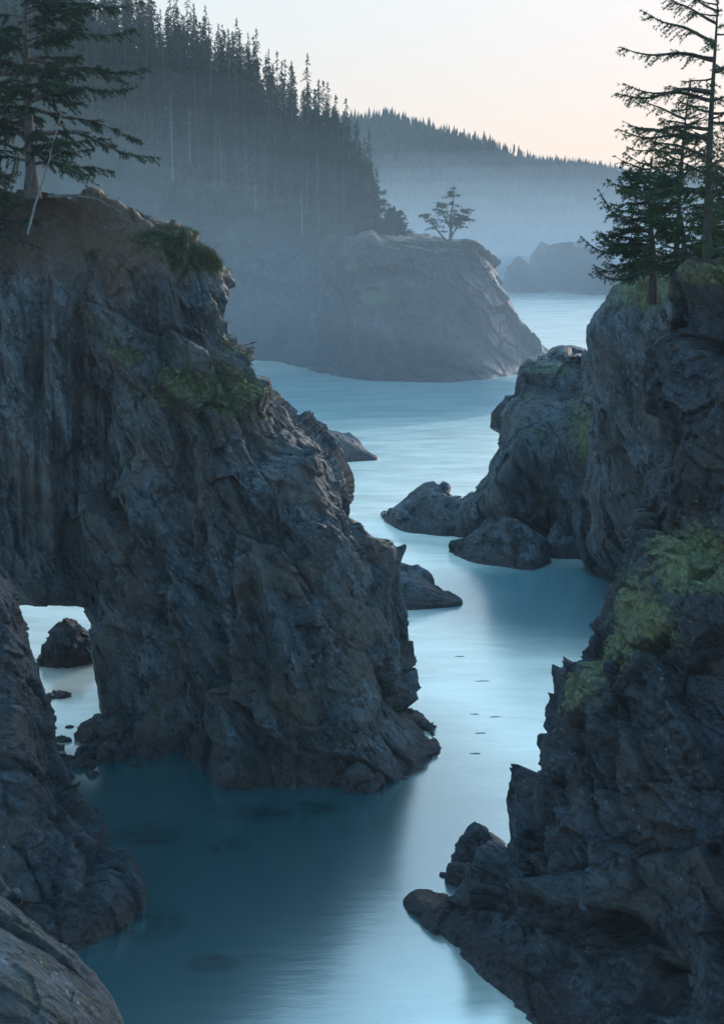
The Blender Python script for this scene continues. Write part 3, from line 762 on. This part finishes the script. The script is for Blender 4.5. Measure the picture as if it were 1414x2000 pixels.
# right-hand trees
rr = np.random.RandomState(21)
b = P(1378, 520, 74)
br = whorls(rr, .2, .97, 30, lambda h: 3.2 * (1 - h) ** .7 + .5, rise=(.1, .45))
br += [(.86, 180, 3.0, .6), (.74, 175, 4.9, .12), (.80, 190, 4.2, .35), (.63, 182, 5.2, .08), (.60, 170, 4.6, .1), (.50, 185, 4.5, .05), (.47, 178, 4.8, 0), (.40, 190, 4.2, .15), (.28, 182, 4.6, .03), (.27, 175, 3.8, .05), (.34, 200, 3.2, .1), (.7, 10, 3, .4), (.55, 0, 3, .2), (.9, 185, 2.2, .5), (.94, 175, 1.6, .5)]
w, l = near_conifer(23, 14.6, .24, br, (-.02, 0), .12, .18, .021, 1.0, 8, .12, .22, .16)
plant_tree('conifer', b, w, l, M_bark2, M_needle_r, 'tall sparse conifer with bare dark trunk and branches swept one way above mossy cliff')
b = P(1318, 520, 84); rr = np.random.RandomState(25)
w, l = near_conifer(26, 11.0, .17, whorls(rr, .3, .97, 34, lambda h: 3.4 * (1 - h) ** .5 + .4, rise=(.1, .4)) + [(.7, 180, 3.6, .2), (.62, 178, 3.3, .1), (.8, 185, 3, .3)], (.03, 0), .12, .18, .022, .9, 8, .12, .22, .17)
plant_tree('conifer', b, w, l, M_bark2, M_needle_r, 'shorter thin conifer standing just behind the tall sparse one')
b = P(1432, 545, 70); rr = np.random.RandomState(27)
w, l = near_conifer(28, 11.5, .2, whorls(rr, .05, .97, 60, lambda h: 2.6 * (1 - h) ** .5 + .5, rise=(.1, .4)), (.03, 0), .1, .18, .022, .9, 8, .3, .3, .2)
plant_tree('conifer', b, w, l, M_bark2, M_needle_r, 'dense leafy conifer to the seaward side of the tall sparse one')
# windblown shore pines, dense flat clumps
for (px, py, Y, H, L, n, lab, sd) in ((1275, 545, 86, 7.4, 4.2, 60, 'bushy windblown pine leaning out over the cliff edge', 31), (1335, 545, 80, 6.4, 3.0, 52, 'dense low pine filling the space below the thin conifer', 33), (1420, 520, 76, 5.0, 2.6, 44, 'low bushy pine at the foot of the tall sparse conifer', 35)):
    rr = np.random.RandomState(sd)
    br = whorls(rr, .06, .97, n, lambda h: L * (1 - .5 * h) * rr.uniform(.5, 1.3), rise=(-.12, .4))
    br = [(h, a if rr.rand() < .45 else rr.normal(180, 40), l_, r_) for h, a, l_, r_ in br]
    w, l = near_conifer(sd, H, .2, br, (-.08, 0), .25, .18, .026, .95, 9, .25, .3, .13)
    plant_tree('pine', P(px, py, Y), w, l, M_bark2, M_needle_r, lab)

# lone forked tree on the island
rr = np.random.RandomState(41)
b = P(878, 476, 380); H = 15.0
wood = TB(); leaf = TB()
stems = [([(0,0,-.8),(.3,0,3),(.0,0,7),(.8,0,11),(1.0,0,15.2)], .55), ([(-.2,0,0),(-2.2,.3,2.2),(-4.2,.2,4.6),(-6.0,0,6.6),(-7.2,0,8.2)], .36), ([(0,0,1),(1.6,.2,4),(3.2,0,7),(4.6,0,9.5)], .3), ([(-.1,0,4.5),(-1.6,.2,7.6),(-2.8,0,11)], .24), ([(.4,0,5),(2.6,.1,6.6),(5.4,0,6.8)], .22)]
for pts, r in stems:
    pts = np.array(pts, float); s_ = np.linspace(0, len(pts) - 1, 12); path = np.stack([np.interp(s_, np.arange(len(pts)), pts[:, c]) for c in range(3)], 1)
    wood.tube(path, np.linspace(r, .06, 12), 7)
    for k in range(26 if r > .5 else 16):
        f = rr.uniform(.35, 1); q = np.array([np.interp(f * 11, np.arange(12), path[:, c]) for c in range(3)])
        a = rr.uniform(0, 2 * math.pi); L = rr.uniform(1.2, 3.6) * (1.25 - f * .75) * (1.3 if r > .5 else 1.0)
        e = np.array([math.cos(a), math.sin(a) * .8, rr.uniform(-.05, .5)]) * L
        t = np.linspace(0, 1, 6)[:, None]; bp = q + e * t + np.array([0, 0, -.25]) * L * t * t
        wood.tube(bp, np.linspace(.09, .02, 6), 4)
        pp = bp[2:]; pp = np.repeat(pp, 5, 0) + rr.normal(size=(len(pp) * 5, 3)) * (.4, .4, .18)
        needles(leaf, pp, np.repeat(e[None] / L, len(pp), 0), .42, .065, 7, rr, 1.1)
plant_tree('lone_tree', b, wood, leaf, M_bark2, M_lone, 'lone forked tree standing on the flat top of the misty island')

# forest conifer kinds (shared by all the copies)
def forest_kind(seed, H, bare, R, dens):
    rg = np.random.RandomState(seed); wood = TB(); leaf = TB()
    tp = trunk_path(H, (rg.normal() * .01, rg.normal() * .01), .1, rg, 8)
    wood.tube(np.vstack([tp[:1] - (0, 0, 2), tp]), np.concatenate([[.34], .32 * (1 - np.linspace(0, 1, 8)) + .03]), 5)
    nb = int(dens * H * (1 - bare) * 3.2)
    hs = np.sort(rg.uniform(bare, 1, nb) ** .9)
    for h in hs:
        f = (1 - h) / (1 - bare)
        L = R * (f ** .75) * rg.uniform(.55, 1.2) + .25
        a = rg.uniform(0, 2 * math.pi); e = np.array([math.cos(a), math.sin(a), 0]); sd = np.array([-e[1], e[0], 0])
        base = np.array([np.interp(h * H, tp[:, 2], tp[:, c]) for c in range(3)])
        m = max(3, int(L * 3)); t = np.linspace(.12, 1, m)[:, None]
        bp = base + e * L * t + np.array([0, 0, 1]) * L * (.18 * t - .5 * t * t)
        needles(leaf, bp, np.repeat((e * .7)[None], m, 0), .75 * (.5 + .5 * f), .14, 4, rg, 1.2, .35)
    for k in range(10):       # dead lower branches
        h = rg.uniform(.12, bare + .15); a = rg.uniform(0, 6.28); L = rg.uniform(.8, 2.2)
        q = np.array([tp[0][0], tp[0][1], h * H]); e = np.array([math.cos(a), math.sin(a), -.15]) * L
        wood.tube(np.array([q, q + e]), [.06, .02], 3)
    needles(leaf, np.array([[tp[-1][0], tp[-1][1], H - d] for d in np.linspace(0, 1.5, 8)]), np.repeat(np.array([[0, 0, .8]]), 8, 0), .6, .08, 4, rg)
    return wood.mesh('trunk'), leaf.mesh('crown', False)
kinds = [forest_kind(51 + k, H, bare, R, d) for k, (H, bare, R, d) in enumerate([(30, .22, 3.2, 1.0), (33, .32, 2.9, .9), (27, .12, 3.6, 1.1), (31, .4, 2.6, .8), (24, .06, 3.8, 1.15), (29, .25, 3.0, .7)])]
KH = [30, 33, 27, 31, 24, 29]
for w_, l_ in kinds: w_.materials.append(M_bark); l_.materials.append(M_forest)
def tree_copy(name, k, loc, sc, rot, label, group):
    t = thing(name, loc, label, 'tree', group); t.scale = (sc, sc, sc); t.rotation_euler.z = rot
    for nm, me in zip(('trunk', 'crown'), kinds[k]):
        c = bpy.data.objects.new(nm, me); col.objects.link(c); c.parent = t
# project helper to keep only what the photograph can show
def proj(p):
    v = np.asarray(p, float) - (0, 0, HC); zf = v[1] * CP - v[2] * SP; up = v[1] * SP + v[2] * CP
    return CX + FPX * v[0] / zf, CY - FPX * up / zf
rg = np.random.RandomState(61)
# slope point: hill rows give ground between ridge (v=0) and brow (v=2)
def hill_ground(u, v):
    r = [np.array([P(*q) for q in hill_rows[k]]) for k in range(3)]
    k = min(1, int(v)); f = v - k
    a = np.stack([np.interp(u, np.arange(9), r[k][:, c]) for c in range(3)]).ravel(); b = np.stack([np.interp(u, np.arange(9), r[k + 1][:, c]) for c in range(3)]).ravel()
    return a * (1 - f) + b * f
pts = []
tries = 0
while len(pts) < 285 and tries < 6000:
    tries += 1
    u = rg.uniform(2.3, 7.85); v = rg.uniform(0, 1.0) ** 1.35 * 1.75
    if rg.rand() < .3: v = rg.uniform(-.02, .12)
    if v > 1.0 and u < 4.7 and rg.rand() < .85: continue
    g = hill_ground(u, max(v, 0))
    if any((g[0] - q[0]) ** 2 + (g[1] - q[1]) ** 2 < 3.0 ** 2 for q in pts): continue
    pts.append((g[0], g[1], g[2], u, v))
for (x, y, z, u, v) in pts:
    k = rg.randint(0, 6); sc = rg.uniform(.8, 1.12)
    if u > 6.9: sc *= .62 + .38 * (7.85 - u) / .95
    if v > .9: sc *= .8
    look = ('full, evenly tapered', 'slender, high-crowned', 'broad, low-branched', 'narrow, bare-stemmed', 'wide-skirted, bushy', 'thin-crowned, airy')[k]
    if v < .15: tree_copy('conifer', k, (x, y, z - .4), sc, rg.uniform(0, 6.28), look + ' conifer on the skyline ridge of the misty forested hill', look + ' conifers along the ridge')
    else: tree_copy('conifer', k, (x, y, z - .4), sc, rg.uniform(0, 6.28), look + ' conifer on the misty slope below the ridge of the forested hill', look + ' conifers on the misty slope')
# the rest of the wood, which reads as one mass behind them
tb = TB(); n_mass = 0
for _ in range(420):
    u = rg.uniform(2.0, 7.6); v = rg.uniform(.05, 1.0) ** 1.2 * 1.6
    if v > 1.05 and u < 4.7 and rg.rand() < .8: continue
    g = hill_ground(u, v); H = rg.uniform(20, 31) * (1 if u < 6.9 else .7); R = rg.uniform(2.2, 3.4); bare = rg.uniform(.05, .35)
    tb.tube(np.array([g - (0, 0, 2), g + (0, 0, H)]), [.3, .04], 4)
    m = 150; f = rg.uniform(0, 1, (m, 1)) ** .8; a = rg.uniform(0, 6.28, (m, 1)); rr_ = R * f ** .75 * rg.uniform(.2, 1, (m, 1))
    e = np.concatenate([np.cos(a), np.sin(a), 0 * a], 1)
    needles(tb, g + e * rr_ + np.array([[0, 0, 1.0]]) * (H - (H * (1 - bare)) * f - .3 * rr_), e * .8, .95, .2, 3, rg, 1.1, .35)
obj('forest', tb.mesh('forest', False), M_forest, kind='stuff', label='dense mass of further conifers filling the misty forested hill', cat='forest')
# pale dead trunks in the wood
def snag(px, py0, py1, Y, r):
    p0 = P(px, py0, Y); p1 = P(px, py1, Y); o = thing('dead_tree', p0, 'tall pale dead trunk among the conifers of the misty forested hill', 'dead tree', 'pale dead trunks in the forest')
    tb = TB(); H = p1[2] - p0[2]; rs_ = np.random.RandomState(int(px))
    tb.tube(np.array([(0, 0, -1.5), (0, 0, H * .5), (.6 * rs_.normal(), 0, H)]), [r, r * .7, r * .2], 6); obj('trunk', tb.mesh('trunk'), M_dead, o)
    for k in range(4):
        a = rs_.uniform(0, 6.28); t2 = TB(); q = np.array([0, 0, H * rs_.uniform(.4, .95)]); e = np.array([math.cos(a), math.sin(a), .2]) * rs_.uniform(.8, 1.8)
        t2.tube(np.array([q, q + e]), [.07, .02], 3); obj('branch', t2.mesh('branch'), M_dead, o)
for a in ((338,345,185,438,.22),(371,310,210,440,.14),(433,360,235,440,.14),(590,452,370,420,.24),(500,405,345,430,.15),(622,448,425,416,.16)): snag(*a)
# wide tree and shrub at the brow of the headland
rr = np.random.RandomState(71)
for (px, py, Y, H, R, lab) in ((722, 466, 398, 17, 7.5, 'broad pale-branched tree at the seaward brow of the forested hill'), (768, 466, 392, 8.5, 5.0, 'small wind-shaped tree at the joint of hill and misty island')):
    w, l = near_conifer(int(px), H, .35, whorls(rr, .08, .97, 60, lambda h: R * (1 - .6 * h), rise=(.05, .4)), (0, 0), .3, .75, .13, 2.0, 4, .2, .3, .5)
    plant_tree('tree', P(px, py, Y), w, l, M_bark, M_lone, lab)

# brush on the open slope, far wood: masses nobody could count
def brush(n, usel, H, seed):
    rg = np.random.RandomState(seed); tb = TB(); P_ = []
    for _ in range(n):
        u, v = usel(rg); P_.append(hill_ground(u, v))
    P_ = np.array(P_); per = 14
    pts = np.repeat(P_, per, 0) + rg.normal(size=(n * per, 3)) * (1.3, 1.3, .7); pts[:, 2] += rg.uniform(0, H, n * per)
    needles(tb, pts, np.repeat(np.array([[0, 0, .7]]), n * per, 0), 1.1, .22, 2, rg, 1.3, 0)
    return tb.mesh('brush', False)
M_brush = leaf_material('brush', (.015, .025, .012), (.11, .12, .06), .12)
obj('brush', brush(2600, lambda r: (r.uniform(2.0, 7.8), r.uniform(.75, 2.0)), 2.4, 5), M_brush, kind='stuff', label='pale green scrub covering the open slope below the forest', cat='brush')
tb = TB(); rg = np.random.RandomState(81)
fp = FG[4:].reshape(-1, 3); nf = len(fp)
fp = fp[(fp[:, 2] > 20)]
fp = fp[np.argsort(fp[:, 1])]
sel = fp[rg.randint(0, len(fp), 22000)] + rg.normal(size=(22000, 3)) * (5, 5, 0)
h = 3.5 + 6.5 * rg.uniform(0, 1, (len(sel), 1)) ** 2; up = np.array([[0, 0, 1.0]])
for k in range(3):
    a = rg.uniform(0, 3.14, (len(sel), 1)); w = np.concatenate([np.cos(a), np.sin(a), 0 * a], 1) * h * .17
    tb.tris(sel - w, sel + w, sel + up * h)
obj('far_wood', tb.mesh('far_wood', False), M_forest, kind='stuff', label='distant conifer forest covering the far hill as one dark mass', cat='forest')

# ------------------------------------------------------------------ boulders
def boulder(px, py, wpx, hpx, mat, label, seed, group=None, depth=1.0, sub=46, sc=None, name='boulder', moss=None, flat=.25):
    """Rock sitting in the sea: its waterline meets the water at (px, py); wpx, hpx are its size in the photograph."""
    b = P(px, py); s1 = b[1] / CP / FPX; W = wpx * s1 * .5; Hh = hpx * s1
    th = np.linspace(0, math.pi, sub); ph = np.linspace(0, 2 * math.pi, sub * 2, endpoint=False)
    T, Fi = np.meshgrid(th, ph, indexing='ij')
    G = np.stack([np.sin(T) * np.cos(Fi) * W, np.sin(T) * np.sin(Fi) * W * depth, np.cos(T)], -1)
    G[..., 2] = np.where(G[..., 2] > 0, G[..., 2] * Hh, G[..., 2] * max(.6, Hh * .6))
    rs_ = np.random.RandomState(seed); off = rs_.uniform(0, 90, 3)
    p = G.reshape(-1, 3) ; n = grid_normals(G).reshape(-1, 3)
    k = sc or max(W, Hh) * .8
    f1, e1 = facet((p + off) / k, .8, .5); f2, e2 = facet((p + off) / (k * .38) + 3, .8, .6)
    d = k * (.34 * f1 + .15 * f2 + .25 * fbm((p + off) / (k * 1.3), 3) + .05 * fbm((p + off) / (k * .2), 3, .6, True))
    out = (p + n * d[:, None]).reshape(G.shape)
    out[0] = out[0].mean(0); out[-1] = out[-1].mean(0)
    r = Rock(); r.add(out)
    o = r.build(name, mat, label, 'rock', moss, group=group); o.location = (b[0], b[1] + W * depth * .7, 0)
    return o
boulder(935, 1702, 88, 90, M_right, 'large angular boulder perched at the waterline beside the near cliff', 1, depth=.8, sub=70)
boulder(897, 1728, 44, 42, M_right, 'small rough black rock next to the large angular boulder', 2, sub=46)
boulder(128, 1300, 112, 84, M_arch, 'rounded boulder standing in bright water seen through the arch opening', 3, sub=64, depth=.8)
boulder(222, 1452, 170, 46, M_arch, 'long flat wet rock at the foot of the arch leg', 4, sub=64, depth=.6, sc=1.2)
boulder(178, 1632, 50, 38, M_right, 'small barnacled rock in the water beside the tall dark rock', 5)
boulder(704, 1546, 84, 44, M_arch, 'low knobbly rock at the waterline of the arch buttress', 6, depth=.7)
boulder(238, 1772, 60, 70, M_right, 'rounded wet boulder against the foot of the tall dark rock', 7, sub=54)
for i, (px, py, w, h) in enumerate(((112,1364,50,8),(98,1425,24,5),(136,1422,18,4),(122,1450,32,9),(116,1466,20,12),(180,1448,36,6),(192,1460,28,12),(166,1482,48,22),(214,1488,52,40),(125,1494,48,18),(162,1500,56,12),(118,1516,26,11),(133,1520,26,8),(180,1515,26,9),(250,1478,40,26),(285,1482,34,20),(262,1496,24,12),(868,1712,24,5))):
    boulder(px, py, w, h, M_arch, 'small dark rock awash in the shallows below the arch opening' if px < 400 else 'tiny rock awash off the small rough black rock', 20 + i, group='small rocks awash below the arch' if px < 400 else None, sub=20, depth=.7)

# grass on ledges: blades rooted on the rock where soil lies
def grass(rock, seed, n, h, w, zmin, thr=.45):
    rg = np.random.RandomState(seed); tb = TB()
    ok = np.where((rock.moss > thr) & (rock.n[:, 1] < .3) & (rock.v[:, 2] > zmin))[0]
    if not len(ok): return None
    pk = rock.v[rg.choice(ok, n)]
    nn = len(pk); d = rg.normal(size=(nn, 3)) * .5 + (0.25, -.25, .35); d[:, 2] -= .1
    d /= np.linalg.norm(d, axis=1)[:, None]; L = h * rg.uniform(.5, 1.4, (nn, 1))
    s_ = np.cross(d, rg.normal(size=(nn, 3))); s_ /= np.linalg.norm(s_, axis=1)[:, None]; s_ *= w
    pk = pk + rg.normal(size=pk.shape) * .08
    mid = pk + d * L * .6; tip = mid + (d * .5 + (0, 0, -.55)) * L * .6
    tb.tris(pk - s_, pk + s_, mid); tb.tris(mid - s_ * .6, mid + s_ * .6, tip)
    return tb.mesh('grass', False)
M_grass = leaf_material('grass', (.045, .06, .032), (.12, .12, .065), 1.2, .3)
me = grass(arch, 3, 15000, .55, .03, 12)
if me: obj('grass', me, M_grass, kind='stuff', label='coarse green grass hanging from the ledge of the rock arch', cat='grass')
me = grass(rc, 4, 2600, .16, .014, 8, .6)
if me: obj('moss_tufts', me, leaf_material('moss_tufts', (.05, .065, .025), (.17, .18, .07), 1.5, .2), kind='stuff', label='bright green moss tufts on ledges of the near black cliff', cat='moss')

# kelp floating in the channel
M_kelp = leaf_material('kelp', (.32, .36, .36), (.45, .48, .48), 1.0)
rg = np.random.RandomState(91)
for (px, py, L) in ((895,1282,20),(940,1330,28),(925,1395,16),(965,1400,20),(935,1432,15),(925,1472,20)):
    b = P(px, py); o = thing('kelp', (b[0], b[1], .02), 'wisp of dark kelp drifting in the bright channel', 'kelp', 'kelp wisps in the channel')
    s1 = b[1] / FPX; tb = TB(); Lm = L * s1
    a = np.stack([np.linspace(-.5, .5, 9) * Lm, .05 * Lm * np.sin(np.linspace(0, 3, 9) + px), np.full(9, .0)], 1)
    tb.tube(a, [.006, .014, .02, .024, .026, .024, .02, .014, .006], 4); obj('stalk', tb.mesh('stalk'), M_kelp, o)
    tb = TB(); n = 12; p = a[rg.randint(1, 8, n)]; d = np.stack([rg.uniform(.5, 1, n), rg.normal(size=n) * .18, np.zeros(n)], 1) * .4
    w = np.stack([-d[:, 1], d[:, 0], 0 * d[:, 0]], 1) * .16
    up = np.array([0, 0, .012])
    tb.tris(p - w + up, p + w + up, p + d + up); obj('blade', tb.mesh('blade', False), M_kelp, o)

# ------------------------------------------------------------------ haze
def box(name, x0, x1, y0, y1, z0, z1):
    V = np.array([(x, y, z) for z in (z0, z1) for y in (y0, y1) for x in (x0, x1)], float)
    F = np.array([(0, 2, 3, 1), (4, 5, 7, 6), (0, 1, 5, 4), (1, 3, 7, 5), (3, 2, 6, 7), (2, 0, 4, 6)])
    return mesh_np(name, V, F, False)
hm = bpy.data.materials.new('haze'); hm.use_nodes = True; ht = hm.node_tree; ht.nodes.clear()
pv = ht.nodes.new('ShaderNodeVolumePrincipled'); ho = ht.nodes.new('ShaderNodeOutputMaterial')
pv.inputs['Color'].default_value = (.74, .89, 1.0, 1); pv.inputs['Density'].default_value = HAZE; pv.inputs['Anisotropy'].default_value = 0.2
ht.links.new(pv.outputs[0], ho.inputs['Volume'])
obj('haze', box('haze', -960, 960, -60, 1560, -14, 230), hm, kind='stuff', label='thin blue morning haze filling the whole cove', cat='haze')

# low mist banks: lens-shaped bodies of slightly denser air that thin out towards their rims
def mist(c, r, dens, label):
    th = np.linspace(0, math.pi, 24); ph = np.linspace(0, 2 * math.pi, 48, endpoint=False)
    T, Fi = np.meshgrid(th, ph, indexing='ij')
    G = np.stack([np.sin(T) * np.cos(Fi) * r[0], np.sin(T) * np.sin(Fi) * r[1], np.cos(T) * r[2]], -1)
    me = mesh_np('mist', G.reshape(-1, 3), grid_faces(24, 48))
    m = hm.copy(); m.name = 'mist'; m.node_tree.nodes['Principled Volume'].inputs['Density'].default_value = dens
    o = obj('mist', me, m, kind='stuff', label=label, cat='mist', group=label); o.location = c
for k in range(9):
    f = .25 + .12 * k
    mist((-70, 325, -4), (90 + 70 * f, 60 + 50 * f, 66 * f), .00030, 'low mist lying in the valley between the arch and the forested hill')
    mist((150, 900 + 3 * k, -10), (560 + 120 * f, 150 + 60 * f, 82 * f), .00042, 'low mist lying at the foot of the far hill')
